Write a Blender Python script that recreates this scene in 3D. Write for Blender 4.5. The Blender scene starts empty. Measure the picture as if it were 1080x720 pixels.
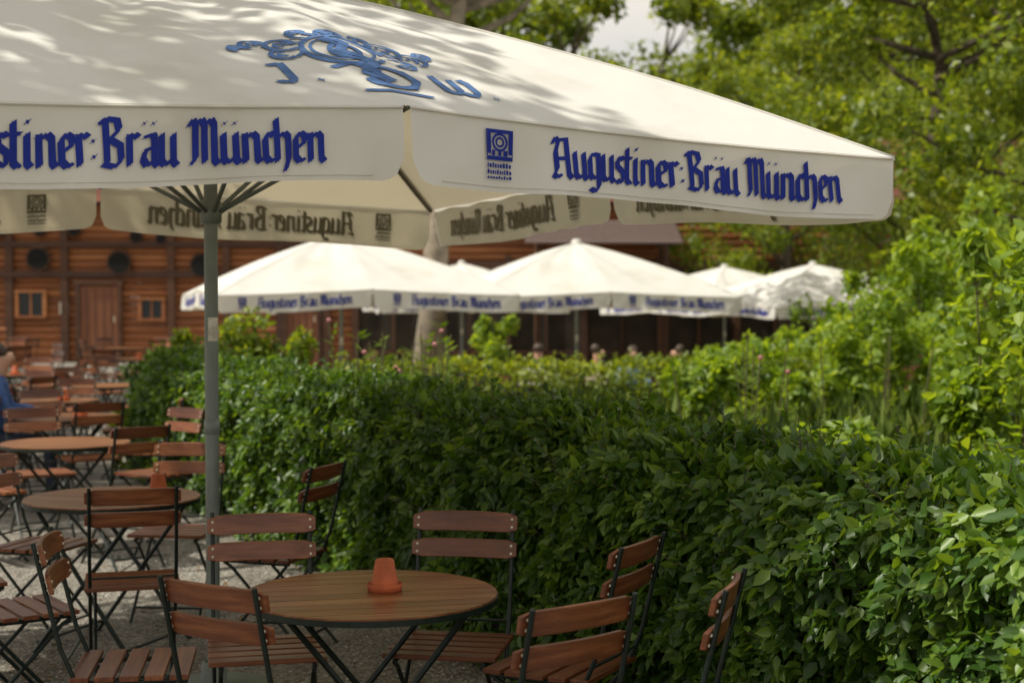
import bpy, math, random
import numpy as np
from mathutils import Vector, Matrix
random.seed(7); rng=np.random.default_rng(11)
scene=bpy.context.scene
scene.view_settings.view_transform='Standard'
scene.view_settings.look='None'
scene.view_settings.exposure=0
R=math.radians
H=310.0;F=1600.0;CH=1.7
def sm(x): x=max(0,min(1,x)); return x*x*(3-2*x)
def gz(x,y): return -0.75*sm((y-12)/20.0)*sm((x+6.5)/4.0)

# ---------------- materials ----------------
def newmat(name):
    m=bpy.data.materials.new(name); m.use_nodes=True
    nt=m.node_tree; return m,nt,nt.nodes['Principled BSDF'],nt.nodes['Material Output']
def ramp(nt,cols,fac=None):
    r=nt.nodes.new('ShaderNodeValToRGB'); e=r.color_ramp.elements
    while len(e)<len(cols): e.new(0.5)
    for i,(p,c) in enumerate(cols):
        e[i].position=p; e[i].color=(*c,1)
    if fac is not None: nt.links.new(fac,r.inputs[0])
    return r
def noise(nt,scale,detail=4,rough=.55,vec=None,sc3=None):
    n=nt.nodes.new('ShaderNodeTexNoise'); n.inputs['Scale'].default_value=scale
    n.inputs['Detail'].default_value=detail; n.inputs['Roughness'].default_value=rough
    if vec=='obj':
        tc=nt.nodes.new('ShaderNodeTexCoord'); o=tc.outputs['Object']
        if sc3:
            mp=nt.nodes.new('ShaderNodeMapping'); mp.inputs['Scale'].default_value=sc3
            nt.links.new(o,mp.inputs[0]); o=mp.outputs[0]
        nt.links.new(o,n.inputs['Vector'])
    return n
def bump(nt,b,h,strength,dist):
    bp=nt.nodes.new('ShaderNodeBump'); bp.inputs['Strength'].default_value=strength; bp.inputs['Distance'].default_value=dist
    nt.links.new(h,bp.inputs['Height']); nt.links.new(bp.outputs[0],b.inputs['Normal'])
def simple(name,col,rough=.6,metal=0,var=.25,scale=20,bmp=.15):
    m,nt,b,o=newmat(name)
    n=noise(nt,scale,vec='obj')
    r=ramp(nt,[(.3,tuple(c*(1-var) for c in col)),(.7,tuple(min(1,c*(1+var)) for c in col))],n.outputs[0])
    nt.links.new(r.outputs[0],b.inputs['Base Color'])
    b.inputs['Roughness'].default_value=rough; b.inputs['Metallic'].default_value=metal
    if bmp: bump(nt,b,n.outputs[0],bmp,.004)
    else: b.inputs['Specular IOR Level'].default_value=.15
    return m
def leafmat(name,dark,mid,light,transl=.35,tcol=None,rough=.45,patch=1.2):
    m,nt,b,o=newmat(name)
    g=nt.nodes.new('ShaderNodeNewGeometry')
    n=noise(nt,patch,3,vec='obj')
    mx=nt.nodes.new('ShaderNodeMath'); mx.operation='MULTIPLY_ADD'
    nt.links.new(g.outputs['Random Per Island'],mx.inputs[0]); mx.inputs[1].default_value=.55
    m2=nt.nodes.new('ShaderNodeMath'); m2.operation='MULTIPLY_ADD'; nt.links.new(n.outputs[0],m2.inputs[0]); m2.inputs[1].default_value=.9; m2.inputs[2].default_value=-.22
    nt.links.new(m2.outputs[0],mx.inputs[2])
    r=ramp(nt,[(.05,dark),(.5,mid),(.92,light)],mx.outputs[0])
    nt.links.new(r.outputs[0],b.inputs['Base Color'])
    b.inputs['Roughness'].default_value=rough
    t=nt.nodes.new('ShaderNodeBsdfTranslucent')
    mc=nt.nodes.new('ShaderNodeMix'); mc.data_type='RGBA'; mc.blend_type='MULTIPLY'; mc.inputs[0].default_value=1
    nt.links.new(r.outputs[0],mc.inputs[6]); mc.inputs[7].default_value=(*(tcol or (2.0,1.75,.45)),1)
    nt.links.new(mc.outputs[2],t.inputs[0])
    ms=nt.nodes.new('ShaderNodeMixShader'); ms.inputs[0].default_value=transl
    nt.links.new(b.outputs[0],ms.inputs[1]); nt.links.new(t.outputs[0],ms.inputs[2]); nt.links.new(ms.outputs[0],o.inputs[0])
    return m
def woodmat(name,c1,c2,c3,rough=.4,sc=(1.5,22,22),sheen=True):
    m,nt,b,o=newmat(name)
    n=noise(nt,2.2,6,.6,'obj',sc)
    g=nt.nodes.new('ShaderNodeNewGeometry'); oi=nt.nodes.new('ShaderNodeObjectInfo')
    a=nt.nodes.new('ShaderNodeMath'); a.operation='MULTIPLY_ADD'; nt.links.new(g.outputs['Random Per Island'],a.inputs[0]); a.inputs[1].default_value=.3; nt.links.new(n.outputs[0],a.inputs[2])
    a2=nt.nodes.new('ShaderNodeMath'); a2.operation='MULTIPLY_ADD'; nt.links.new(oi.outputs['Random'],a2.inputs[0]); a2.inputs[1].default_value=.25; nt.links.new(a.outputs[0],a2.inputs[2])
    r=ramp(nt,[(.4,c1),(.75,c2),(1.0,c3)],a2.outputs[0])
    nt.links.new(r.outputs[0],b.inputs['Base Color']); b.inputs['Roughness'].default_value=rough
    bump(nt,b,n.outputs[0],.25,.003)
    return m
def fabric():
    m,nt,b,o=newmat('canopy_fabric')
    n=noise(nt,1.3,6,.6,'obj'); n2=noise(nt,60,2,.5,'obj')
    r=ramp(nt,[(.3,(.68,.66,.59)),(.5,(.80,.79,.745)),(.8,(.84,.835,.805))],n.outputs[0])
    nt.links.new(r.outputs[0],b.inputs['Base Color']); b.inputs['Roughness'].default_value=.8
    n3=noise(nt,3.5,3,.5,'obj',(1,1,.4))
    ad=nt.nodes.new('ShaderNodeMath'); ad.operation='MULTIPLY_ADD'; nt.links.new(n2.outputs[0],ad.inputs[0]); ad.inputs[1].default_value=.03; nt.links.new(n3.outputs[0],ad.inputs[2])
    bump(nt,b,ad.outputs[0],.4,.03)
    t=nt.nodes.new('ShaderNodeBsdfTranslucent'); t.inputs[0].default_value=(.74,.64,.44,1)
    ms=nt.nodes.new('ShaderNodeMixShader'); ms.inputs[0].default_value=.26
    nt.links.new(b.outputs[0],ms.inputs[1]); nt.links.new(t.outputs[0],ms.inputs[2]); nt.links.new(ms.outputs[0],o.inputs[0])
    return m
M={}
M['fabric']=fabric()
M['blue']=simple('print_blue',(.018,.032,.25),.8,var=.12,bmp=0)
M['blue2']=simple('faded_print_blue',(.09,.17,.36),.9,var=.3,bmp=0)
M['through']=simple('print_show_through',(.20,.18,.13),.8,var=.1,bmp=0)
M['label']=simple('label_paper',(.7,.68,.6),.6)
M['pole']=simple('pole_paint',(.20,.23,.21),.45,.2,.15,8)
M['rib']=simple('rib_wood',(.12,.10,.08),.6)
M['steel']=simple('dark_green_steel',(.012,.02,.016),.4,.3,.3,30)
M['screw']=simple('screw_metal',(.7,.64,.5),.4,.3)
M['wood']=woodmat('varnished_wood',(.07,.023,.011),(.17,.052,.021),(.31,.115,.045),.33)
M['twood']=woodmat('table_wood',(.09,.032,.013),(.21,.082,.030),(.38,.18,.08),.28,(1.2,16,16))
M['terra']=simple('terracotta',(.44,.10,.032),.75,var=.3,scale=12)
M['bark']=simple('bark',(.085,.065,.045),.9,var=.45,scale=9)
M['palebark']=simple('pale_bark',(.24,.20,.15),.9,var=.5,scale=5)
M['stem']=simple('stem',(.10,.09,.035),.8)
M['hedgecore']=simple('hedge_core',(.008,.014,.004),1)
M['leafH']=leafmat('hedge_leaf',(.016,.045,.008),(.060,.135,.017),(.21,.32,.045),.36,rough=.40,patch=2.2)
M['leafT']=leafmat('tree_leaf',(.04,.075,.012),(.14,.205,.022),(.32,.37,.045),.52,patch=.35)
M['leafC']=leafmat('conifer_leaf',(.015,.035,.01),(.04,.075,.018),(.08,.13,.03),.25,patch=.4)
M['leafY']=leafmat('shrub_leaf',(.06,.13,.014),(.18,.28,.03),(.34,.44,.06),.5,patch=1.5)
M['grass']=leafmat('grass_blade',(.06,.11,.018),(.13,.20,.035),(.25,.31,.08),.4,patch=1.3)
M['petal']=simple('petal',(.5,.2,.2),.6)

# ---------------- mesh builder ----------------
class MB:
    def __init__(s): s.v=[];s.f=[];s.m=[]
    def add(s,vs,fs,mi=0):
        o=len(s.v); s.v+= [tuple(x) for x in vs]; s.f+=[tuple(i+o for i in f) for f in fs]; s.m+=[mi]*len(fs)
    def box(s,c,d,mi=0,rot=None):
        vs=[]
        for x in(-1,1):
            for y in(-1,1):
                for z in(-1,1):
                    p=Vector((x*d[0]/2,y*d[1]/2,z*d[2]/2))
                    if rot is not None: p=rot@p
                    vs.append(p+Vector(c))
        s.add(vs,[(0,1,3,2),(4,6,7,5),(0,4,5,1),(2,3,7,6),(0,2,6,4),(1,5,7,3)],mi)
    def tube(s,pts,rad,seg=8,mi=0,cap=True):
        pts=[Vector(p) for p in pts]; n=len(pts)
        if not hasattr(rad,'__len__'): rad=[rad]*n
        vs=[];fs=[]
        ref=None
        for i,p in enumerate(pts):
            d=(pts[min(i+1,n-1)]-pts[max(i-1,0)])
            if d.length<1e-9: d=Vector((0,0,1))
            d.normalize()
            if ref is None:
                ref=Vector((1,0,0)) if abs(d.x)<.8 else Vector((0,1,0))
            a=(ref-d*ref.dot(d)).normalized(); b=d.cross(a); ref=a
            for k in range(seg):
                t=2*math.pi*(k+.5)/seg
                vs.append(p+(a*math.cos(t)+b*math.sin(t))*rad[i])
        for i in range(n-1):
            for k in range(seg):
                k2=(k+1)%seg
                fs.append((i*seg+k,i*seg+k2,(i+1)*seg+k2,(i+1)*seg+k))
        if cap:
            fs.append(tuple(range(seg))[::-1]); fs.append(tuple((n-1)*seg+k for k in range(seg)))
        s.add(vs,fs,mi)
    def lathe(s,prof,c=(0,0,0),seg=24,mi=0):
        vs=[];fs=[]
        for r,z in prof:
            for k in range(seg):
                t=2*math.pi*k/seg; vs.append((c[0]+r*math.cos(t),c[1]+r*math.sin(t),c[2]+z))
        for i in range(len(prof)-1):
            for k in range(seg):
                k2=(k+1)%seg; fs.append((i*seg+k,i*seg+k2,(i+1)*seg+k2,(i+1)*seg+k))
        s.add(vs,fs,mi)
    def mesh(s,name,mats,smooth=False):
        me=bpy.data.meshes.new(name); me.from_pydata(s.v,[],s.f)
        for m in mats: me.materials.append(m)
        me.polygons.foreach_set('material_index',s.m)
        if smooth: me.polygons.foreach_set('use_smooth',[True]*len(s.f))
        me.update(); return me
    def obj(s,name,mats,smooth=False,parent=None,loc=None,bevel=0):
        ob=bpy.data.objects.new(name,s.mesh(name,mats,smooth)); scene.collection.objects.link(ob)
        if parent: ob.parent=parent
        if loc is not None: ob.location=loc
        if bevel:
            b=ob.modifiers.new('bevel','BEVEL'); b.width=bevel; b.segments=2; b.limit_method='ANGLE'
        return ob
def link(name,me,loc=(0,0,0),rot=0,parent=None,scale=1):
    ob=bpy.data.objects.new(name,me); scene.collection.objects.link(ob)
    ob.location=loc; ob.rotation_euler=(0,0,rot); ob.scale=(scale,)*3 if not hasattr(scale,'__len__') else scale
    if parent: ob.parent=parent
    return ob
def empty(name,loc=(0,0,0),rot=0):
    e=bpy.data.objects.new(name,None); scene.collection.objects.link(e); e.location=loc; e.rotation_euler=(0,0,rot); e.empty_display_size=.2
    return e
def norm(a): return a/np.maximum(np.linalg.norm(a,axis=1,keepdims=True),1e-9)
def leafmesh(name,cen,d,n,L,W,mat,detail=True):
    N=len(cen); d=norm(d); n=n-d*np.sum(n*d,axis=1,keepdims=True); n=norm(n); s=np.cross(d,n)
    L=np.broadcast_to(L,(N,))[:,None]; W=np.broadcast_to(W,(N,))[:,None]
    if detail:
        sh=[(0,0,0),(.5,.28,.10),(.42,.65,.06),(0,1,-.10),(-.42,.65,.06),(-.5,.28,.10)]
        faces=np.array([[0,1,2,3],[3,4,5,0]])
    else:
        sh=[(0,0,0),(.5,.45,.05),(0,1,-.05),(-.5,.45,.05)]; faces=np.array([[0,1,2,3]])
    k=len(sh)
    V=np.empty((N,k,3))
    for i,(a,b,c) in enumerate(sh): V[:,i]=cen+s*W*a+d*L*b+n*L*c
    Fc=(faces[None]+ (np.arange(N)*k)[:,None,None]).reshape(-1)
    me=bpy.data.meshes.new(name); nf=N*len(faces)
    me.vertices.add(N*k); me.vertices.foreach_set('co',V.reshape(-1).astype(np.float32))
    me.loops.add(nf*4); me.loops.foreach_set('vertex_index',Fc.astype(np.int32))
    me.polygons.add(nf); me.polygons.foreach_set('loop_start',(np.arange(nf)*4).astype(np.int32)); me.polygons.foreach_set('loop_total',np.full(nf,4,np.int32))
    me.materials.append(mat); me.update(calc_edges=True); me.validate(); return me

# ---------------- camera ----------------
cam=bpy.data.cameras.new('camera'); co=bpy.data.objects.new('camera',cam); scene.collection.objects.link(co)
co.location=(0,0,CH); pitch=math.atan((360-H)/F); co.rotation_euler=(R(90)-pitch,0,0)
cam.sensor_width=36; cam.lens=36*F/1080; cam.clip_end=2000; cam.clip_start=.05
cam.dof.use_dof=True; cam.dof.focus_distance=4.9; cam.dof.aperture_fstop=3.0
scene.camera=co

# ---------------- light ----------------
ts=Vector((-.56,-.10,.82)).normalized()
w=bpy.data.worlds.new('World'); scene.world=w; w.use_nodes=True
wn=w.node_tree; W=wn.nodes.new
sky=W('ShaderNodeTexSky'); sky.sky_type='NISHITA'; sky.sun_disc=False
sky.sun_elevation=math.asin(ts.z); sky.sun_rotation=math.atan2(ts.x,ts.y); sky.dust_density=2; sky.air_density=1
tcw=W('ShaderNodeTexCoord'); mpw=W('ShaderNodeMapping'); mpw.inputs['Scale'].default_value=(1,1,2.4); cn=W('ShaderNodeTexNoise'); cn.inputs['Scale'].default_value=2.2; cn.inputs['Detail'].default_value=7
wn.links.new(tcw.outputs['Generated'],mpw.inputs[0]); wn.links.new(mpw.outputs[0],cn.inputs['Vector'])
cr=W('ShaderNodeValToRGB'); cr.color_ramp.elements[0].position=.32; cr.color_ramp.elements[0].color=(.25,.25,.25,1); cr.color_ramp.elements[1].position=.52; cr.color_ramp.elements[1].color=(1,1,1,1); wn.links.new(cn.outputs[0],cr.inputs[0])
tint=W('ShaderNodeMix'); tint.data_type='RGBA'; wn.links.new(cr.outputs[0],tint.inputs[0]); wn.links.new(sky.outputs[0],tint.inputs[6]); tint.inputs[7].default_value=(7.9,7.5,6.8,1)
wn.links.new(tint.outputs[2],wn.nodes['Background'].inputs[0]); wn.nodes['Background'].inputs[1].default_value=.11
sl=bpy.data.lights.new('sun','SUN'); sl.energy=5.0; sl.angle=R(.5); sl.color=(1,.94,.82)
so=bpy.data.objects.new('sun',sl); scene.collection.objects.link(so); so.rotation_euler=(-ts).to_track_quat('-Z','Y').to_euler()

# ---------------- ground ----------------
def groundmat():
    m,nt,b,o=newmat('gravel_ground')
    v=nt.nodes.new('ShaderNodeTexVoronoi'); v.inputs['Scale'].default_value=55
    tc=nt.nodes.new('ShaderNodeTexCoord'); nt.links.new(tc.outputs['Object'],v.inputs['Vector'])
    n=noise(nt,1.2,6,.65,'obj')
    r1=ramp(nt,[(0,(.12,.11,.095)),(.5,(.28,.26,.225)),(1,(.48,.45,.40))],v.outputs['Color'])
    r2=ramp(nt,[(.3,(.5,.47,.42)),(.7,(1,1,1))],n.outputs[0])
    mc=nt.nodes.new('ShaderNodeMix'); mc.data_type='RGBA'; mc.blend_type='MULTIPLY'; mc.inputs[0].default_value=1
    nt.links.new(r1.outputs[0],mc.inputs[6]); nt.links.new(r2.outputs[0],mc.inputs[7])
    nt.links.new(mc.outputs[2],b.inputs['Base Color']); b.inputs['Roughness'].default_value=.9
    bump(nt,b,v.outputs['Distance'],.8,.02)
    return m
xs=np.concatenate([[-400,-150,-60],np.linspace(-30,30,61),[60,150,400]])
ys=np.concatenate([[-200,-60,-20],np.linspace(-6,50,57),[70,120,250,600]])
gb=MB(); gv=[(x,y,gz(x,y)) for y in ys for x in xs]; nx=len(xs)
gb.add(gv,[(j*nx+i,j*nx+i+1,(j+1)*nx+i+1,(j+1)*nx+i) for j in range(len(ys)-1) for i in range(nx-1)])
gb.obj('ground',[groundmat()],True)
N=9000; sb_c=np.stack([rng.uniform(-3,.6,N),rng.uniform(4.2,10,N),np.zeros(N)],1)
vs=[];fs=[]
for i in range(N):
    x,y,_=sb_c[i]; r=random.uniform(.004,.012); a=random.uniform(0,6.28)
    o=len(vs)
    for k in range(4):
        t=a+k*math.pi/2; q=r*random.uniform(.7,1.3); vs.append((x+q*math.cos(t),y+q*math.sin(t),r*.3))
    vs.append((x,y,r*.9)); 
    for k in range(4): fs.append((o+k,o+(k+1)%4,o+4))
g=MB(); g.add(vs,fs); g.obj('loose_gravel',[simple('stone',(.33,.31,.28),.9,var=.6,scale=30)])
n=500; fx=rng.uniform(-3,.6,n); fy=rng.uniform(4.2,11,n)
link('fallen_leaves',leafmesh('fallen_leaves',np.c_[fx,fy,np.full(n,.012)],rng.normal(0,1,(n,3))*[1,1,.1],rng.normal(0,.25,(n,3))+[0,0,1],rng.uniform(.02,.05,n),rng.uniform(.012,.03,n),simple('dry_leaf',(.22,.13,.05),.8,var=.5,scale=3)))

# ---------------- lettering (broad nib strokes) ----------------
G={
'A':([[(0,1.25),(.14,1.47),(.3,1.35),(.13,.95),(.13,.3),(-.05,.08),(.12,0),(.34,.12)],[(.3,1.4),(.7,1.46),(.7,.14),(.85,0)],[(.15,.7),(.68,.74)]],1.08),
'u':([[(0,1),(0,.15),(.12,.02),(.44,.22)],[(.45,1),(.45,.12),(.58,0)]],.74),
'g':([[(.44,.98),(.18,1),(.02,.82),(.02,.2),(.16,.05),(.42,.2)],[(.46,1),(.46,-.22),(.26,-.42),(0,-.32)]],.7),
's':([[(.38,.9),(.2,1),(.03,.86),(.05,.62),(.36,.42),(.37,.14),(.18,0),(0,.1)]],.58),
't':([[(0,1.35),(0,.12),(.14,0),(.26,.08)],[(-.12,.98),(.24,.98)]],.47),
'i':([[(0,1),(0,.12),(.12,0)],[(0,1.32),(.05,1.39)]],.36),
'n':([[(-.05,.92),(.05,.96),(.05,.02)],[(.05,.8),(.33,1),(.49,.86),(.49,.12),(.6,0)]],.78),
'e':([[(.06,.46),(.42,.68),(.4,.9),(.22,1),(.03,.82),(.03,.16),(.2,0),(.42,.12)]],.6),
'r':([[(-.04,.94),(.04,.98),(.04,.05)],[(.04,.8),(.22,1),(.38,.9)]],.52),
':':([[(0,.28),(.06,.34)],[(0,.76),(.06,.82)],[(.02,.28),(.03,.3)]],.34),
'B':([[(.17,1.4),(.17,.1)],[(-.08,1.3),(.18,1.48),(.6,1.44),(.66,1.15),(.3,.84),(.68,.66),(.7,.2),(.45,0),(0,.08)]],.98),
'a':([[(.08,.9),(.4,1),(.46,.9),(.46,.12),(.58,0)],[(.46,.6),(.12,.5),(.02,.22),(.16,.02),(.42,.16)]],.73),
'M':([[(-.05,1.25),(.12,1.46),(.22,1.3),(.22,.2),(.02,.02)],[(.22,1.3),(.45,1.48),(.57,1.3),(.57,.08)],[(.57,1.3),(.82,1.48),(.94,1.3),(.94,.14),(1.07,0)]],1.28),
'c':([[(.38,.88),(.2,1),(.03,.82),(.03,.16),(.18,0),(.38,.1)]],.5),
'h':([[(0,1.47),(0,.02)],[(0,.8),(.3,1),(.46,.86),(.46,.1),(.3,-.3)]],.74),
'J':([[(.1,1.3),(.45,1.45),(.45,.1),(.25,-.1),(.0,.0)]],.75),
'W':([[(0,1.4),(.05,.15),(.25,0),(.5,.3),(.5,1.3)],[(.5,.2),(.75,0),(1.0,.35),(1.0,1.2),(.85,1.45)]],1.3),
'.':([[(0,.05),(.06,.11)]],.34),' ':([],.34)}
G['ä']=(G['a'][0]+[[(.08,1.32),(.11,1.36)],[(.42,1.32),(.45,1.36)]],.73)
G['ü']=(G['u'][0]+[[(.04,1.32),(.07,1.36)],[(.42,1.32),(.45,1.36)]],.74)
def textquads(txt,nib=(.13,.08)):
    x=.12; out=[]
    for ch in txt:
        st,adv=G[ch]
        for pl in st:
            for (a,b),(c,d) in zip(pl[:-1],pl[1:]):
                m=max(1,int(math.hypot(c-a,d-b)/.25)); A0,B0,C0,D0=a,b,c,d
                for q in range(m):
                    a=A0+(C0-A0)*q/m;b=B0+(D0-B0)*q/m;c=A0+(C0-A0)*(q+1)/m;d=B0+(D0-B0)*(q+1)/m
                    out.append([(x+a-nib[0],b-nib[1]),(x+a+nib[0],b+nib[1]),(x+c+nib[0],d+nib[1]),(x+c-nib[0],d-nib[1])])
                    e=.04
                    out.append([(x+a-e,b+e),(x+a+e,b-e),(x+c+e,d-e),(x+c-e,d+e)])
        x+=adv
    return out,x
TQ,TW=textquads('Augustiner:Bräu München')

# ---------------- parasol ----------------
LH=2.0
def edgez(s): return 2.285-.077*abs(s)
def rot4(k,p):
    c,s=[(1,0),(0,1),(-1,0),(0,-1)][k]
    return Vector((p[0]*c-p[1]*s,p[0]*s+p[1]*c,p[2]))
def csurf(s,t,off=0):
    ez=edgez(s)
    z=ez+(3.06-ez)*t+.085*math.sin(math.pi*min(1,t))*(1-.2*abs(s))
    z-=.035*math.sin(math.pi*abs(s))**1*math.sin(math.pi*min(1,t*.9+.1))
    z+=.006*math.sin(s*19+t*9)*math.sin(math.pi*min(1,t))
    sc=.03*math.sin(math.pi*abs(s))*(1-t)
    return Vector((s*LH*(1-t),-(LH-sc)*(1-t),z+off))
def vpoint(s,h,off,k):
    sn=s/LH; p=csurf(sn,0)
    w=.016*math.sin(sn*23+k)*h+.006*math.sin(sn*47+2*k)*h+.003*math.sin(sn*31+h*5+k)
    flare=.02*h
    y=p.y-off-w-flare
    return Vector((s,y,p.z-.235*h-.008*math.sin(sn*9+k)*h))
canopy=MB()
for k in range(4):
    NS,NT=64,36
    vs=[];fs=[]
    for j in range(NT+1):
        for i in range(NS+1):
            vs.append(rot4(k,csurf(-1+2*i/NS,j/NT*.97)))
    for j in range(NT):
        for i in range(NS):
            a=j*(NS+1)+i; fs.append((a,a+1,a+NS+2,a+NS+1))
    canopy.add(vs,fs)
    canopy.tube([rot4(k,csurf(1,.97*i/24,.001)) for i in range(25)],.006,5)
canopy.lathe([(.0,3.12),(.05,3.115),(.08,3.08),(.085,3.03)],seg=16)
me_canopy=canopy.mesh('canopy',[M['fabric']],True)
val=MB(); hem=MB()
for k in range(4):
    for half in(0,1):
        s0=-LH+half*LH+.012; s1=s0+LH-.024
        NS,NT=90,8; vs=[];fs=[]
        for j in range(NT+1):
            for i in range(NS+1):
                f=i/NS
                s=s0+(s1-s0)*f
                e=min(s-s0,s1-s)
                hh=1.0
                if e<.07: hh=1-.30*(1-math.sqrt(max(0,1-(1-e/.07)**2)))
                vs.append(rot4(k,vpoint(s,j/NT*hh,0.006,k*2+half)))
        for j in range(NT):
            for i in range(NS):
                a=j*(NS+1)+i; fs.append((a,a+NS+1,a+NS+2,a+1))
        val.add(vs,fs)
        for row,o in((0,.012),):
            pts=[rot4(k,vpoint(s0+(s1-s0)*i/20,.03,o,k*2+half)) for i in range(21)]
            hem.tube(pts,.004,5,0)
        for row in(.93,):
            pts=[rot4(k,vpoint(s0+.1+(s1-s0-.2)*i/30,row,.008,k*2+half)) for i in range(31)]
            hem.tube(pts,.0012,4,0)
me_val=val.mesh('valance',[M['fabric']],True); me_hem=hem.mesh('hem',[M['fabric']],True)
txt=MB()
XH=.090
for k in range(4):
    for half in(0,1):
        s0=-LH+half*LH
        for side in(0,1):
            cnt=0
            def addq(q,mi,cnt):
                vs=[]
                off=.0095+cnt*.000012 if side==0 else -.001-cnt*.000012
                for (s,hz) in q:
                    vs.append(rot4(k,vpoint(s,1-hz/.235,off,k*2+half)))
                txt.add(vs,[(0,1,2,3)],mi)
            mi=0 if side==0 else 1
            sc=1.22/TW
            for q in TQ:
                addq([(s0+.52+x*sc,.058+y*XH) for x,y in q],mi,cnt); cnt+=1
            bx=s0+.33
            def rect(x0,x1,y0,y1):
                global cnt
                addq([(bx+x0,y0),(bx+x1,y0),(bx+x1,y1),(bx+x0,y1)],mi,cnt); cnt+=1
            rect(-.05,.05,.098,.103);rect(-.05,.05,.19,.195);rect(-.05,-.046,.098,.195);rect(.046,.05,.098,.195)
            for a in range(14):
                t0=a*math.pi/7;t1=(a+1)*math.pi/7
                for r0,r1 in((.022,.030),(.010,.017)):
                    addq([(bx+r0*math.cos(t0),.155+r0*math.sin(t0)),(bx+r1*math.cos(t0),.155+r1*math.sin(t0)),(bx+r1*math.cos(t1),.155+r1*math.sin(t1)),(bx+r0*math.cos(t1),.155+r0*math.sin(t1))],mi,cnt);cnt+=1
            for (x0,x1,y0,y1) in [(-.046,-.033,.118,.19),(.033,.046,.118,.19),(-.046,.046,.103,.111),(-.03,-.018,.112,.13),(.014,.03,.112,.13),(-.006,.006,.112,.128),(-.046,.046,.183,.19)]: rect(x0,x1,y0,y1)
            for row,(ya,yb) in enumerate([(.075,.09),(.055,.069),(.04,.05)]):
                x=-.048
                while x<.044:
                    wq=random.uniform(.004,.009); rect(x,x+wq,ya,yb-random.choice([0,.003])); x+=wq+.003
me_txt=txt.mesh('lettering',[M['blue'],M['through']])
emb=MB(); ec=0
def embq(k,pts):
    global ec
    ec+=1
    vs=[]
    for x,y in pts:
        t=y/LH; s=x/(LH*(1-t)); v=csurf(s,t,.0045+ec%300*.000008); vs.append(rot4(k,v))
    emb.add(vs,[(0,1,2,3)])
def embstroke(k,pl,w=.012):
    for (a,b),(c,d) in zip(pl[:-1],pl[1:]):
        m=max(1,int(math.hypot(c-a,d-b)/.03)); A0,B0,C0,D0=a,b,c,d
        for q in range(m):
            a=A0+(C0-A0)*q/m;b=B0+(D0-B0)*q/m;c=A0+(C0-A0)*(q+1)/m;d=B0+(D0-B0)*(q+1)/m
            embq(k,[(a-w,b-w*.6),(a+w,b+w*.6),(c+w,d+w*.6),(c-w,d-w*.6)])
            embq(k,[(a-w*.5,b+w*.6),(a+w*.5,b-w*.6),(c+w*.5,d-w*.6),(c-w*.5,d+w*.6)])
def arc(cx,cy,r,a0,a1,n=14,ry=None):
    ry=ry or r
    return [(cx+r*math.cos(R(a0+(a1-a0)*i/n)),cy+ry*math.sin(R(a0+(a1-a0)*i/n))) for i in range(n+1)]
for k in range(4):
    embstroke(k,arc(-.02,.46,.14,0,330,26,.13),.013); embstroke(k,arc(-.02,.46,.11,0,360,24,.10),.007)
    embstroke(k,arc(-.02,.44,.05,-40,270,14,.06),.013)
    for cx,cy,r,a0,a1 in((-.22,.52,.05,0,290),(-.31,.54,.04,-40,250),(-.24,.43,.04,60,330),(.16,.54,.06,180,-110),(.25,.48,.05,200,-80),(.18,.40,.04,120,-150),(-.02,.61,.04,200,-20),(.1,.62,.03,180,-60),(-.13,.62,.03,0,240),(.31,.54,.03,180,-90),(-.37,.50,.03,0,250)):
        embstroke(k,arc(cx,cy,r,a0,a1,12),.011); embstroke(k,arc(cx,cy,r*.4,a0,a1,6),.009)
    for i in range(11):
        a=R(-10+i*20); embstroke(k,[(-.02+.15*math.cos(a),.46+.14*math.sin(a)),(-.02+.19*math.cos(a+.15),.46+.18*math.sin(a+.15))],.010)
    embstroke(k,[(-.06,.56),(.0,.50),(-.05,.42),(.05,.34),(-.02,.26),(.04,.18)],.026)
    embstroke(k,arc(.05,.22,.085,100,-170),.017); embstroke(k,[(.0,.30),(.12,.30),(.15,.22),(.10,.14)],.014); embstroke(k,[(-.12,.30),(-.04,.33),(.03,.26)],.016)
    embstroke(k,[(-.08,.11),(.14,.09)],.014)
    for ch,x0,y0 in(('J',-.34,.19),('.',-.20,.19),('W',.24,.17),('.',.42,.17)):
        for pl in G[ch][0]: embstroke(k,[(x0+a*.13,y0+b*.11) for a,b in pl],.016)
me_emb=emb.mesh('emblem',[M['blue2']])
fr=MB()
fr.lathe([(.029,0),(.029,3.02)],seg=20)
fr.lathe([(.029,2.0),(.046,2.005),(.048,2.09),(.029,2.10)],seg=16)
fr.lathe([(.029,2.93),(.055,2.935),(.055,3.0),(.02,3.02)],seg=16)
fr.lathe([(.029,1.1),(.034,1.105),(.034,1.16),(.029,1.165)],seg=16)
fr.lathe([(.26,0.0),(.26,.012),(.24,.018),(.06,.02),(.05,.12),(.036,.125)],seg=28)
ribs=MB()
for k in range(4):
    for s in(0,1):
        pts=[rot4(k,csurf(s,.97*(1-i/10),-.028)) for i in range(11)]
        pts[-1]=rot4(k,csurf(s,.01,-.02))
        ribs.tube(pts,.013,6)
        tip=rot4(k,csurf(s,.52,-.03)); ang=math.atan2(tip.y,tip.x)
        fr.tube([(math.cos(ang)*.045,math.sin(ang)*.045,2.05),tip],.010,6)
me_fr=fr.mesh('pole_and_struts',[M['pole']],True); me_ribs=ribs.mesh('ribs',[M['rib']],True)
lb=MB(); 
vs=[];n=8
for i in range(n+1):
    t=R(-90-45+90*i/n); 
    for z in(1.5,1.6): vs.append((.0305*math.cos(t),.0305*math.sin(t),z))
lb.add(vs,[(2*i,2*i+2,2*i+3,2*i+1) for i in range(n)]); me_lb=lb.mesh('label',[M['label']])
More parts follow.
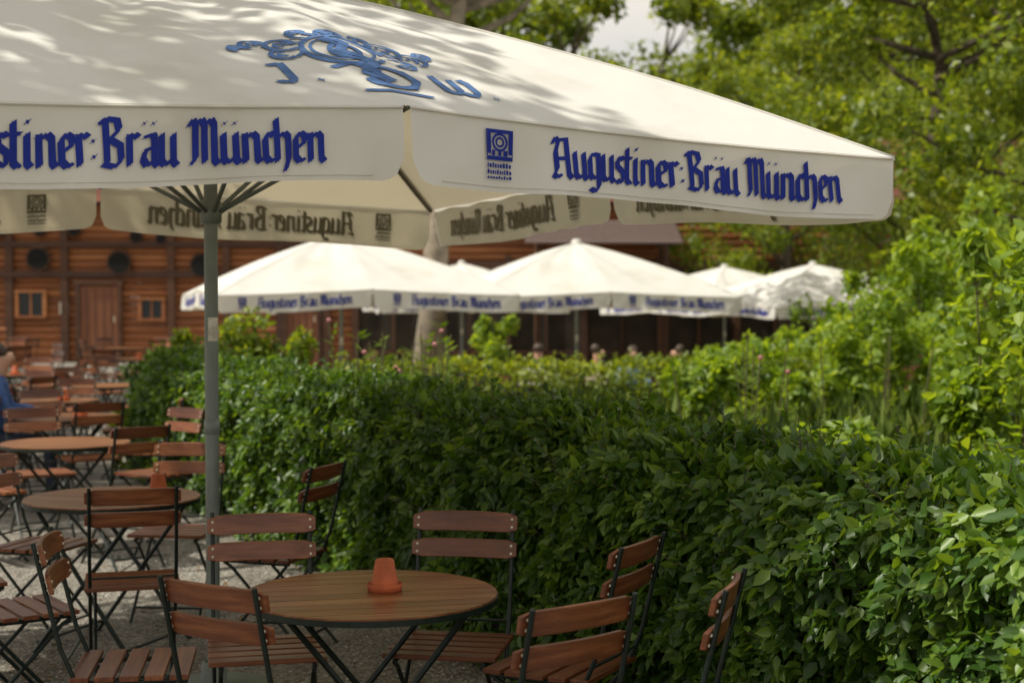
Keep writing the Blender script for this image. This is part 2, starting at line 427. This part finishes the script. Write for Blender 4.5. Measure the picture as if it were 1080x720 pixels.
def parasol(x,y,z,a,em=False):
    e=empty('parasol',(x,y,z),R(a))
    for nm,me in(('canopy',me_canopy),('valance',me_val),('hem',me_hem),('lettering',me_txt),('emblem',me_emb),('pole_and_struts',me_fr),('ribs',me_ribs),('label',me_lb)):
        if nm=='emblem' and not em: continue
        link(nm,me,parent=e)
    return e
parasol(-1.285,6.484,0,28.5,True)
parasol(-2.42,21.5,-.52,18)
parasol((608-540)/F*24,24,-.55,12)
parasol((764-540)/F*34,34,-.75,30)
parasol((857-540)/F*31,31,-.75,20)
parasol((487-540)/F*33.5,33.5,-.68,10)

# ---------------- folding chair ----------------
def chair_mesh():
    b=MB()
    for sx in(-1,1):
        x=sx*.178
        b.tube([(x,-.298,.895),(x,-.215,.55),(x,-.16,.42),(x,.21,.0)],.009,6,0)
        xi=sx*.158
        b.tube([(xi,.185,.425),(xi,.14,.40),(xi,-.26,.0)],.009,6,0)
        b.tube([(xi,-.17,.428),(xi,.19,.428)],.009,6,0)
    b.tube([(-.178,.155,.07),(.178,.155,.07)],.007,6,0)
    b.tube([(-.158,-.20,.07),(.158,-.20,.07)],.007,6,0)
    b.tube([(-.178,-.20,.50),(.178,-.20,.50)],.006,6,0)
    for i in range(5):
        y=-.155+i*.08
        b.box((0,y,.448),(.40,.062,.018),1)
    for zc,hh in((.755,.066),(.850,.068)):
        n=10;vs=[];fs=[]
        for i in range(n+1):
            x=-.198+.396*i/n; q=(x/.198)**2
            yy=-.237-(zc-.7)*.235-.022*(1-q)
            top=zc+hh/2+(.004*(1-q) if zc>.8 else 0); bot=zc-hh/2
            if i in(0,n): top-=.010;bot+=.010
            for (dy,z) in((0,bot),(0,top),(.017,top),(.017,bot)):
                vs.append((x,yy+dy-.22*(z-zc),z))
        for i in range(n):
            for j in range(4):
                a=i*4+j;c=i*4+(j+1)%4; fs.append((a,c,c+4,a+4))
        fs.append((0,3,2,1)); fs.append((n*4,n*4+1,n*4+2,n*4+3))
        b.add(vs,fs,1)
        for sx in(-1,1):
            for dz in(-.014,.014):
                yy=-.237-(zc-.7)*.235-.022*.19-.22*dz
                b.tube([(sx*.178,yy-.005,zc+dz),(sx*.178,yy+.022,zc+dz)],.0055,8,2)
    return b.mesh('folding_chair',[M['steel'],M['wood'],M['screw']])
me_chair=chair_mesh()
def chair(x,y,face,z=None,s=1):
    o=link('folding_chair',me_chair,(x,y,gz(x,y) if z is None else z),R(face-90),scale=s)
    b=o.modifiers.new('bevel','BEVEL') if y<9 else None
    if b: b.width=.003;b.segments=2;b.limit_method='ANGLE';b.angle_limit=R(50)
    return o
def table_mesh():
    b=MB(); r=.415; n=10
    for i in range(n):
        y0=-r+i*2*r/n+.0028; y1=-r+(i+1)*2*r/n-.0028
        up=[];lo=[]
        for j in range(7):
            y=y0+(y1-y0)*j/6; x=math.sqrt(max(0.0004,r*r-y*y)); up.append((x,y)); lo.append((-x,y))
        poly=up+lo[::-1]; m=len(poly)
        vs=[(x,y,.722) for x,y in poly]+[(x,y,.698) for x,y in poly]
        fs=[tuple(range(m)),tuple(range(2*m-1,m-1,-1))]+[(k,k+m,(k+1)%m+m,(k+1)%m) for k in range(m)]
        b.add(vs,fs,1)
    b.lathe([(r+.001,.697),(r+.005,.697),(r+.005,.716),(r+.001,.716)],seg=48,mi=0)
    for y in(-.2,.2): b.tube([(-.33,y,.686),(.33,y,.686)],.011,6,0)
    for y in(-.22,.22):
        b.tube([(-.28,y,.685),(.27,y*1.15,0)],.011,6,0); b.tube([(.28,y,.685),(-.27,y*1.15,0)],.011,6,0)
    for x in(-.25,.25): b.tube([(x,-.25,.05),(x,.25,.05)],.008,6,0)
    return b.mesh('round_table',[M['steel'],M['twood']])
me_table=table_mesh()
def table(x,y,rot=0): return link('round_table',me_table,(x,y,gz(x,y)),R(rot))
pb=MB()
pb.lathe([(0,0),(.062,0),(.066,.022),(.064,.024),(.058,.006),(.045,.006)],seg=32)
pb.lathe([(.048,.007),(.050,.03),(.047,.032),(.034,.094),(.030,.097),(.012,.097),(.010,.09)],seg=32)
me_pot=pb.mesh('terracotta_pot',[M['terra']],True)
def pot(x,y): 
    o=link('terracotta_pot',me_pot,(x,y,gz(x,y)+.7225),scale=(.9,.9,1.08)); return o
table(-.464,4.95,12); pot(-.42,4.98)
chair(-.22,5.38,-100); chair(-.87,5.32,-78); chair(-.70,4.48,58)
chair(.01,4.20,128); chair(.17,5.10,152); chair(.35,4.36,163)
chair(-1.28,5.10,8)
table(-1.93,7.3,-20); pot(-1.72,7.35)
chair(-1.66,6.60,105); chair(-1.78,8.0,-95); chair(-2.35,7.55,-15); chair(-1.15,7.30,160); chair(-1.98,6.0,35); chair(-2.45,6.6,30)
table(-2.95,10,10); chair(-2.5,10.6,-130); chair(-3.35,9.6,40); chair(-2.45,9.5,130); chair(-3.3,10.6,-60)
for (x,y) in [(-3.55,12.1),(-4.9,11.9),(-4.3,14.2),(-5.5,15.6),(-4.6,17.3),(-6.6,14.3),(-6.2,18.6),(-5.0,20.6),(-7.2,21.2),(-5.9,23.6),(-8.3,24.5),(-4.9,26.3),(-7.0,27.6),(-9.6,28.2),(-9.0,19.5)]:
    r0=random.uniform(0,90); table(x,y,r0)
    if random.random()<.5: pot(x+.1,y)
    for q in range(4):
        a=r0+q*90+random.uniform(-18,18)
        d=random.uniform(.55,.75)
        chair(x+d*math.cos(R(a)),y+d*math.sin(R(a)),a+180+random.uniform(-15,15))
for (x,y) in [(-2.0,20.3),(-1.3,22.3),(0.2,23.2),(1.8,23.4),(2.6,25),(0.6,27)]:
    table(x,y,10)
    for q in range(3):
        a=random.uniform(0,360); chair(x+.65*math.cos(R(a)),y+.65*math.sin(R(a)),a+180)

# ---------------- hedge ----------------
def wob(a,b,c=0): return (np.sin(a*2.1+c)+np.sin(a*5.3+1.7*b+c)+.6*np.sin(b*7.1+a*3.3)+.5*np.sin(a*11.7+b*4))/3.1
def hedge(name,p0,p1,thick,h,N,L,mat,base=0,near=None,loose=1,shoots=36):
    p0=np.array(p0);p1=np.array(p1); ln=np.linalg.norm(p1-p0); d=(p1-p0)/ln; nrm=np.array([d[1],-d[0]])
    e=empty(name,(0,0,0))
    out=[];dd=[];nn=[];LL=[]
    def emit(n,kind):
        s=rng.uniform(0,ln,n)
        if near: # denser where it is close to the terrace
            s=ln*rng.uniform(0,1,n)**near
        z=rng.uniform(0.02,1,n)**.85*h; t=rng.uniform(0,thick,n)
        dep=rng.exponential(.055,n)-.05*loose
        if kind=='front': t=dep; o=np.tile(np.r_[-nrm,0],(n,1))
        elif kind=='back': t=thick-dep; o=np.tile(np.r_[nrm,0],(n,1))
        elif kind=='top': z=h-dep*1.2+.0; o=np.tile(np.array([0,0,1.]),(n,1))
        elif kind=='e0': s=dep; o=np.tile(np.r_[-d,0],(n,1))
        elif kind=='e1': s=ln-dep; o=np.tile(np.r_[d,0],(n,1))
        ez=np.clip((z-h+.28)/.28,0,1); tt=np.clip(t,0,thick)
        t=tt+ (ez**2)*.12*np.where(tt<thick/2,1,-1) + (t-tt)
        w1=wob(s*1.0,z*1.5)*.11+.055*np.sin(s*17+z*9)*np.sin(z*15-s*6)
        if kind=='front': t=t+w1
        if kind=='back': t=t-w1
        z=z+ (wob(s*1.1,t*2,3)*.07)*(z/h)
        p=p0[None]+d[None]*s[:,None]+nrm[None]*t[:,None]
        q=np.c_[p,z+base]
        rnd=rng.normal(0,1,(n,3))
        dirv=o*.55+np.array([0,0,-.5 if kind!='top' else .3])+rnd*.6
        nv=o*.9+np.array([0,0,.8])+rng.normal(0,1,(n,3))*.5
        out.append(q);dd.append(dirv);nn.append(nv);LL.append(L*rng.uniform(.45,1.2,n))
    emit(int(N*.56),'front'); emit(int(N*.05),'back'); emit(int(N*.29),'top'); emit(int(N*.05),'e0'); emit(int(N*.02),'e1')
    ns=int(ln*shoots)
    sb=MB()
    for i in range(ns):
        s=rng.uniform(0,ln)
        if i%3==0:
            t=-.02; zz=rng.uniform(.3,h-.05); hg=rng.uniform(.05,.16); vec=np.array([*(-nrm*.8+d*rng.normal(0,.4)),.5+rng.normal(0,.2)])*hg
        else:
            t=rng.uniform(.05,thick-.05); zz=h-.06; hg=rng.uniform(.04,.27); vec=np.array([rng.normal(0,.35),rng.normal(0,.35),1])*hg
        b0=p0+d*s+nrm*t; B0=np.array([b0[0],b0[1],zz+base])
        sb.tube([tuple(B0-vec*.4),tuple(B0+vec)],.002,4)
        k=int(4+hg*36)
        f=np.linspace(.1,1,k)[:,None]
        out.append(B0+vec*f);dd.append(rng.normal(0,1,(k,3))*[1,1,.4]+vec/hg*.5);nn.append(rng.normal(0,.5,(k,3))+[0,0,1]);LL.append(L*rng.uniform(.4,.85,k))
    q=np.concatenate(out);LL=np.concatenate(LL)
    me=leafmesh(name+'_leaves',q,np.concatenate(dd),np.concatenate(nn),LL,LL*.54,mat)
    link('leaves',me,parent=e)
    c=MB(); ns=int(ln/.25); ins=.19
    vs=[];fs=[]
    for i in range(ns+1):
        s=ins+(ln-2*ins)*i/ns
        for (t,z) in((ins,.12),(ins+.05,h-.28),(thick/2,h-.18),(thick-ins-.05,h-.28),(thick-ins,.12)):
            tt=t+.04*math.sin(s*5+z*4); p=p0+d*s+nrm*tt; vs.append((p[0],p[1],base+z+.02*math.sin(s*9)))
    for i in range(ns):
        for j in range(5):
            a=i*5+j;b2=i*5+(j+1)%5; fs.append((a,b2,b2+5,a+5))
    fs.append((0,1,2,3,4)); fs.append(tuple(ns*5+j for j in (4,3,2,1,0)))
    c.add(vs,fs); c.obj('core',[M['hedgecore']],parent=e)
    st=sb
    for i in range(int(ln*6)):
        s=random.uniform(.1,ln-.1); t=random.uniform(.1,thick-.1); p=p0+d*s+nrm*t
        st.tube([(p[0],p[1],base),(p[0]+random.uniform(-.05,.05),p[1]+random.uniform(-.05,.05),base+.45)],.009,5)
    st.obj('stems',[M['bark']],parent=e)
    return e
dv=np.array([.43,-.903]); dv/=np.linalg.norm(dv)
far=np.array([-3.6,14.3]); near=far+dv*13.3
hedge('hornbeam_hedge',near,far,.75,1.07,98000,.066,M['leafH'],near=1.15,shoots=55)
hedge('clipped_hedge',(4.2,17.6),(-1.9,16.6),.8,1.0,9000,.09,M['leafT'],base=-.16)

# ---------------- trees ----------------
def crown(centers,rads,n,L,mat,name,flat=.8,detail=False,droop=.2):
    C=np.array(centers);Rr=np.array(rads); idx=rng.integers(0,len(C),n)
    v=norm(rng.normal(0,1,(n,3))); rr=rng.uniform(.25,1,n)**.6
    p=C[idx]+v*(rr*Rr[idx])[:,None]*np.array([1,1,flat])
    nv=v*.6+[0,0,.7]+rng.normal(0,.55,(n,3)); dr=rng.normal(0,1,(n,3))+[0,0,-droop]
    LL=L*rng.uniform(.6,1.3,n)
    return leafmesh(name,p,dr,nv,LL,LL*.62,mat,detail)
def treeparts(h,trunk_r,crown_r,crown_z0,nclump,nleaf,L,mat,barkm,seed,clump=.9,lean=(0,0),detail=False):
    rs=random.Random(seed)
    cs=[];rd=[]
    for i in range(nclump):
        zf=rs.uniform(0,1); z=crown_z0+(h-crown_z0)*zf
        env=crown_r*(math.sin(math.pi*(zf*.82+.14))**.7)*rs.uniform(.75,1.12)
        a=rs.uniform(0,6.283); r=env*math.sqrt(rs.uniform(.15,1))
        cs.append((r*math.cos(a)+lean[0],r*math.sin(a)+lean[1],z)); rd.append(clump*rs.uniform(.55,1.25))
    me=crown(cs,rd,nleaf,L,mat,'foliage',detail=detail)
    b=MB()
    top=Vector((lean[0],lean[1],h*.9)); pts=[Vector((0,0,-.3))]
    for i in range(1,7):
        f=i/6; pts.append(Vector((top.x*f+rs.uniform(-.1,.1)*f*2,top.y*f+rs.uniform(-.1,.1)*f*2,top.z*f)))
    b.tube(pts,[trunk_r*1.35]+[trunk_r*(1-f/6*.85) for f in range(1,7)],9)
    for i in range(0,nclump,max(1,nclump//22)):
        c=Vector(cs[i]); zz=max(crown_z0*.75,min(c.z-crown_r*.35,h*.8)); f=zz/top.z
        s=Vector((top.x*f,top.y*f,zz)); mid=(s+c)/2+Vector((0,0,-.15*crown_r*.3))
        b.tube([s,mid,c],[trunk_r*.35,trunk_r*.2,trunk_r*.05],6)
    return me,b.mesh('trunk_and_limbs',[barkm],True)
def tree(name,parts,x,y,z=None,rot=0,sc=1):
    e=empty(name,(x,y,gz(x,y) if z is None else z),R(rot)); e.scale=(sc,)*3 if not hasattr(sc,'__len__') else sc
    link('foliage',parts[0],parent=e); link('trunk_and_limbs',parts[1],parent=e); return e
T1=treeparts(15,.28,4.2,2.5,75,17000,.31,M['leafT'],M['bark'],1,1.1)
T2=treeparts(13,.24,3.6,1.5,60,14000,.29,M['leafT'],M['bark'],2,1.0)
T3=treeparts(16,.25,2.9,2.0,70,13000,.30,M['leafC'],M['bark'],3,.9)
T4=treeparts(10,.12,2.4,3.0,30,6000,.22,M['leafT'],M['bark'],4,.75)
TN=treeparts(9.5,.2,3.0,2.6,60,20000,.14,M['leafT'],M['bark'],5,.75)
TS=treeparts(9.0,.22,3.3,4.9,38,6200,.17,M['leafT'],M['bark'],6,.75)
for (u,y,T,sc) in [(300,50,T1,1),(360,47,T2,1),(450,55,T1,1.1),(520,49,T2,.95),(585,55,T1,.82),(640,50,T2,.66),(705,60,T3,.68),(735,50,T2,.62),(790,54,T1,.82),(850,48,T2,1),(905,55,T1,1.1),(960,47,T2,1.05),(1030,52,T1,1.15),(1110,47,T2,1.2),(680,68,T1,.78),(800,66,T3,1.1),(240,52,T2,1),(130,50,T1,1),(20,52,T2,1.1),(1260,50,T2,1.2)]:
    tree('broadleaf_tree' if T is not T3 else 'spruce_tree',T,(u-540)/F*y,y,-.6,random.uniform(0,360),sc)
tree('young_tree',T4,(600-540)/F*42,42,-.7,30,1.1); tree('young_tree',T4,(700-540)/F*43,43,-.7,100,1.12); tree('young_tree',T4,(775-540)/F*42,42,-.7,200,.9)
tree('maple_tree',TN,(985-540)/F*24,24,None,20,(1.0,1.0,1)); tree('maple_tree',TN,(1110-540)/F*20,20,None,140,.95); tree('maple_tree',TN,(890-540)/F*29.5,36,None,200,.9)
tree('maple_tree',TN,(1030-540)/F*30,30,None,250,.8)
TB=treeparts(13,.27,4.5,7.4,40,8000,.2,M['leafT'],M['palebark'],8,1.0,lean=(.9,0))
tree('beech_tree',TB,(446-540)/F*25.3,25.3,None,0,1)
tree('chestnut_tree',TS,-5.3,4.9,0,0,1); tree('chestnut_tree',TS,-9.5,12.5,0,90,1.1); tree('chestnut_tree',TS,-3.9,-.9,0,200,.9)
tree('chestnut_tree',TS,-14,22,0,33,1.2)

# ---------------- shrubs ----------------
def shrub(name,x,y,w,h,n,L,mat,seed,base=None):
    rs=random.Random(seed); z0=gz(x,y) if base is None else base
    e=empty(name,(x,y,z0)); cs=[];rd=[]; b=MB()
    k=max(8,int(w*h*9))
    for i in range(k):
        a=rs.uniform(0,6.28); zf=rs.uniform(.08,1); r=w/2*math.sqrt(rs.uniform(0,1))*(1-.45*zf**2)
        c=(r*math.cos(a),r*math.sin(a),h*zf*rs.uniform(.8,1.12)); cs.append(c); rd.append(rs.uniform(.07,.20)*(.6+.4*h))
        b.tube([(c[0]*.2,c[1]*.2,0),(c[0]*.7,c[1]*.7,c[2]*.6),c],[.014,.009,.003],5)
    link('foliage',crown(cs,rd,n,L,mat,'foliage',flat=1.2,detail=True),parent=e)
    b.obj('stems',[M['stem']],parent=e)
    return e
S=[(790,13.5,1.4,1.15,3200),(1000,12.5,.9,1.1,2200),(925,15.5,1.5,1.6,4000),(1055,9.4,.8,1.95,2400),(1105,7.6,1.0,1.8,3000),(1020,17,2.4,2.6,6000),
   (740,15.5,1.4,1.0,2400),(900,19,2.2,1.9,4500),(1085,13.5,1.8,2.3,5000),(790,21,2.0,1.4,3600),(870,24,2.2,1.9,4000),(522,27,1.0,1.75,2000),
   (650,11,1.5,.62,2000),(730,9.5,1.3,.60,2000),(870,10,1.5,.72,2400),(800,8.6,1.0,.62,1600),(930,8.6,1.0,.75,1800),(590,13,1.6,.66,1800),(840,13,1.8,.75,2400)]
for i,(u,y,w_,h_,n) in enumerate(S): shrub('shrub',(u-540)/F*y,y,w_,h_,n,.085 if y<16 else .11,M['leafY'],20+i)
for i,(u,y,w_,h_,n) in enumerate([(262,15.2,1.3,1.35,2800),(320,14.9,1.5,1.1,2800),(385,13.9,1.4,1.05,2400),(450,13.2,1.2,.85,2000),(215,16.5,1.4,1.2,2500),(175,15.4,1.2,1.15,1800)]):
    shrub('garden_shrub',(u-540)/F*y,y,w_,h_,n,.08,M['leafT'],60+i)
fb=MB(); rs=random.Random(3)
for i in range(40):
    u=rs.uniform(350,480) if i<28 else rs.uniform(700,1000); y=rs.uniform(11.5,13); x=(u-540)/F*y; h0=rs.uniform(1.05,1.5)
    lx=rs.uniform(-.12,.12); fb.tube([(x,y,0),(x+lx*.3,y,h0*.6),(x+lx,y,h0)],.006,5,0)
    for q in range(12): 
        a=rs.uniform(0,6.28); zz=h0*rs.uniform(.5,.98); fb.add([(x+lx*.6,y,zz),(x+lx*.6+.05*math.cos(a)-.01,y+.05*math.sin(a),zz+.03),(x+lx*.6+.12*math.cos(a),y+.12*math.sin(a),zz+.05),(x+lx*.6+.05*math.cos(a)+.015,y+.05*math.sin(a),zz+.01)],[(0,1,2,3)],2)
    if i%5==0: fb.lathe([(0,h0-.01),(.016,h0),(.020,h0+.018),(.0,h0+.03)],(x+lx,y,0),8,1)
fb.obj('flowering_perennials',[M['stem'],M['petal'],M['leafY']])
n=38000
gx=rng.uniform(-2.5,7,n); gy=rng.uniform(5.5,16,n)
dist=(gx-far[0])*(.903)+(gy-far[1])*(.43)
k=(dist>.95); gx,gy=gx[k],gy[k]; n=len(gx)
gzz=np.array([gz(a,b) for a,b in zip(gx,gy)])
hh=.50+.2*np.sin(gx*1.9)*np.cos(gy*1.3)+rng.uniform(-.25,.28,n)
q=np.c_[gx,gy,gzz]; me=leafmesh('grass',q,np.c_[rng.normal(0,.3,n),rng.normal(0,.3,n),np.ones(n)],rng.normal(0,1,(n,3)),np.clip(hh,.15,.95),np.full(n,.013),M['grass'])
link('tall_grass',me)

# ---------------- timber hall ----------------
YB=38.0; PX=YB/F
def bx(u): return (u-540)*PX
def bz(v): return CH-(v-H)*PX
hall=empty('timber_hall',(0,0,0))
M['plank']=woodmat('wall_timber',(.14,.046,.017),(.31,.105,.032),(.44,.18,.06),.6,(.4,3,9))
M['darkwood']=woodmat('dark_timber',(.03,.014,.008),(.07,.028,.014),(.12,.05,.02),.7,(.4,3,9))
M['glass']=simple('window_glass',(.02,.025,.03),.1,var=.2)
M['bay_shade']=simple('painted_interior_shade',(.035,.025,.016),.9,var=.6,scale=1.5)  # flat bay panels: the unlit interior's shade is painted in as dark colour
M['hole_shade']=simple('painted_hole_shade',(.006,.005,.004),.95)  # solid disc faces coloured near-black to paint the shade inside the holes
b=MB(); z=-.9
while z<4.0:
    b.box((-7.2,YB+.15,z+.09),(31.5,.3,.172),0); b.tube([(-22.9,YB+.03,z+.09),(8.55,YB+.03,z+.09)],.084,10,0); z+=.18
for x in(-22.9,16): b.box((x,YB+4.2,1.5),(.3,8,4.8),0)
b.box((12.3,YB+.15,1.6),(7.5,.3,4.9),0)
b.obj('walls',[M['plank']],parent=hall)
b=MB()
for u in(12,70,182,240,296,345): b.box((bx(u),YB-.12,1.5),(.18,.1,5.0),0)
for x in(-20,-17.5,-15): b.box((x,YB-.12,1.5),(.18,.1,5.0),0)
for v in(289,258): b.box((-13.5,YB-.135,bz(v)),(18.0,.1,.14),0)
b.obj('posts_and_beams',[M['darkwood']],parent=hall)
b=MB()
def door(u0,u1,v0):
    x0,x1=bx(u0),bx(u1);zt=bz(v0)
    b.box(((x0+x1)/2,YB-.105,zt/2),(x1-x0,.05,zt),0)
    for x in(x0,x1): b.box((x,YB-.12,zt/2),(.1,.12,zt+.1),1)
    b.box(((x0+x1)/2,YB-.12,zt+.1),(x1-x0+.2,.12,.1),1)
    for i in range(1,5): b.box((x0+(x1-x0)*i/5,YB-.134,zt/2),(.02,.01,zt-.1),1)
    b.tube([(x1-.12,YB-.2,1.0),(x1-.12,YB-.2,1.15)],.015,6,2)
    b.box((x0-.35,YB-.13,1.35),(.22,.02,.3),3)
door(84,128,302); door(302,338,320)
b.obj('doors',[woodmat('door_timber',(.10,.035,.018),(.20,.07,.03),(.27,.10,.045),.6,(3,3,.5)),M['darkwood'],M['screw'],M['label']],parent=hall)
b=MB()
for (u0,u1,v0,v1) in((20,49,307,334),(149,174,315,337),(-60,-30,307,334)):
    x0,x1,z0,z1=bx(u0),bx(u1),bz(v1),bz(v0)
    b.box(((x0+x1)/2,YB-.10,(z0+z1)/2),(x1-x0,.04,z1-z0),0)
    for x in(x0,x1): b.box((x,YB-.13,(z0+z1)/2),(.09,.08,z1-z0+.06),1)
    b.box(((x0+x1)/2,YB-.128,(z0+z1)/2),(.035,.05,z1-z0-.02),1)
    for zz in(z0,z1): b.box(((x0+x1)/2,YB-.135,zz),(x1-x0+.1,.1,.06),1)
b.obj('windows',[M['glass'],M['plank']],parent=hall)
b=MB()
def disc(u,v,r,dark):
    x,z=bx(u),bz(v); r=r*PX
    b.tube([(x,YB-.09,z),(x,YB-.20,z)],[r,r],24,1)
    b.tube([(x,YB-.201,z),(x,YB-.215,z)],[r*.88,r*.86],24,0)
for a in((43,273,13,1),(128,277,13,1),(-30,275,13,1),(215,280,13,1),(45,243,7,0),(81,243,7,0),(146,250,7,0),(5,243,7,0),(172,252,6,0)): disc(*a)
b.obj('round_openings',[M['hole_shade'],M['darkwood'],M['plank']],parent=hall)
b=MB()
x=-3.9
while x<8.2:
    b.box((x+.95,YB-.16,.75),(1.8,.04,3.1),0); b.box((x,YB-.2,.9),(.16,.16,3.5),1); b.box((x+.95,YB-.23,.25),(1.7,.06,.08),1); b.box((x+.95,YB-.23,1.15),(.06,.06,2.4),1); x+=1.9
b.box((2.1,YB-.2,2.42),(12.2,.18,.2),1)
b.obj('veranda_bays',[M['bay_shade'],M['darkwood']],parent=hall)
def tilemat():
    m,nt,bb,o=newmat('roof_tile'); tc=nt.nodes.new('ShaderNodeTexCoord'); br=nt.nodes.new('ShaderNodeTexBrick')
    br.inputs['Scale'].default_value=3; br.inputs['Color1'].default_value=(.17,.055,.032,1); br.inputs['Color2'].default_value=(.24,.085,.05,1); br.inputs['Mortar'].default_value=(.05,.02,.015,1)
    br.inputs['Mortar Size'].default_value=.04; br.inputs['Brick Width'].default_value=.6; br.inputs['Row Height'].default_value=.8
    nt.links.new(tc.outputs['Object'],br.inputs['Vector']); nt.links.new(br.outputs['Color'],bb.inputs['Base Color']); bb.inputs['Roughness'].default_value=.8
    bump(nt,bb,br.outputs['Fac'],-.5,.03); return m
tm=tilemat(); b=MB()
def roof(x0,x1,ze,zr,y0,y1):
    L=math.hypot(y1-y0,zr-ze); rows=int(L/.32)
    for i in range(rows):
        f=i/rows; f2=(i+1.15)/rows
        ya=y0+(y1-y0)*f; yb=y0+(y1-y0)*f2; za=ze+(zr-ze)*f; zb=ze+(zr-ze)*f2
        b.add([(x0,ya,za+.05),(x1,ya,za+.05),(x1,yb,zb+.0),(x0,yb,zb+.0),(x0,ya,za),(x1,ya,za)],[(0,1,2,3),(4,5,1,0)])
    yc=y1; b.add([(x0,yc,zr),(x1,yc,zr),(x1,yc+6,ze),(x0,yc+6,ze)],[(0,1,2,3)])
    b.add([(x0+.3,y0+.7,ze),(x0+.3,y1,zr-.05),(x0+.3,y1+6,ze)],[(0,1,2)]); b.add([(x1-.3,y0+.7,ze),(x1-.3,y1,zr-.05),(x1-.3,y1+6,ze)],[(0,1,2)])
roof(-23.6,3.6,3.95,6.2,YB-.4,YB+5); roof(8.3,17.2,4.0,6.0,YB-.6,YB+4.5)
b.obj('roof',[tm],parent=hall)
k=empty('tiled_shelter',(0,0,0)); b=MB(); roof(.3,3.9,2.85,3.45,34.6,36.6); b.obj('roof',[simple('grey_tile',(.13,.09,.08),.8)],parent=k)
b=MB()
for x in(.6,3.6):
    for y in(35.4,36.8): b.tube([(x,y,-.8),(x,y,3.0)],.06,8)
b.obj('posts',[M['darkwood']],parent=k)

# ---------------- seated guests ----------------
skin=simple('skin',(.5,.28,.19),.5,var=.08); hair=simple('hair',(.05,.03,.018),.6,var=.4,scale=60); jean=simple('trousers',(.03,.04,.07),.9)
def person(x,y,face,col):
    z0=gz(x,y)
    e=empty('seated_person',(x,y,z0),R(face-90))
    blue=simple('shirt',col,.85,var=.2)
    def skinned(name,pts,edges,rad,mat,root=0):
        me=bpy.data.meshes.new(name); me.from_pydata(pts,edges,[]); me.materials.append(mat)
        ob=bpy.data.objects.new(name,me); scene.collection.objects.link(ob); ob.parent=e
        m=ob.modifiers.new('skin','SKIN'); m.use_smooth_shade=True
        for i,r in enumerate(rad): me.skin_vertices[0].data[i].radius=(r,r) if not hasattr(r,'__len__') else r
        for i in range(len(pts)): me.skin_vertices[0].data[i].use_root=(i==root)
        s=ob.modifiers.new('sub','SUBSURF'); s.levels=2; s.render_levels=2; return ob
    skinned('torso',[(0,-.05,.52),(0,-.07,.68),(0,-.06,.85),(0,-.04,.98),(0,-.02,1.05),(.17,-.04,.98),(.23,.04,.77),(.17,.24,.75),(-.17,-.04,.98),(-.23,.04,.77),(-.17,.24,.75)],
      [(0,1),(1,2),(2,3),(3,4),(3,5),(5,6),(6,7),(3,8),(8,9),(9,10)],[(.16,.12),(.14,.11),(.16,.11),(.12,.09),(.055,.055),.062,.05,.04,.062,.05,.04],blue)
    skinned('legs',[(0,-.08,.52),(.10,-.04,.50),(.12,.36,.50),(.12,.38,.10),(.12,.40,.05),(.12,.5,.035),(-.10,-.04,.50),(-.12,.36,.50),(-.12,.36,.10),(-.12,.38,.05),(-.12,.48,.035)],
      [(0,1),(1,2),(2,3),(3,4),(4,5),(0,6),(6,7),(7,8),(8,9),(9,10)],[.12,.09,.065,.045,.045,.035,.09,.065,.045,.045,.035],jean)
    skinned('head',[(0,-.02,1.02),(0,-.01,1.10),(0,.005,1.16),(0,.005,1.24),(0,.075,1.185),(0,.098,1.18)],[(0,1),(1,2),(2,3),(2,4),(4,5)],[.05,.05,(.075,.085),(.078,.092),.03,.012],skin)
    skinned('hair',[(0,-.03,1.19),(0,-.03,1.26),(0,.02,1.285)],[(0,1),(1,2)],[(.085,.09),(.085,.09),(.07,.06)],hair)
    for sx in(-1,1):
        skinned('hand',[(sx*.17,.22,.75),(sx*.16,.30,.75),(sx*.14,.36,.748),(sx*.155,.38,.748),(sx*.17,.375,.748),(sx*.185,.36,.748),(sx*.125,.31,.755)],[(0,1),(1,2),(1,3),(1,4),(1,5),(0,6)],[.028,.03,.009,.009,.009,.008,.010],skin)
    chair(x,y,face)
person(-4.10,12.2,15,(.04,.09,.24))
person(1.15,20.3,0,(.5,.42,.3)); person(2.25,20.6,180,(.25,.06,.05)); person(.35,20.0,90,(.5,.5,.5)); person(-1.9,20.4,-10,(.08,.09,.12)); person(1.7,21.3,-90,(.12,.2,.3))
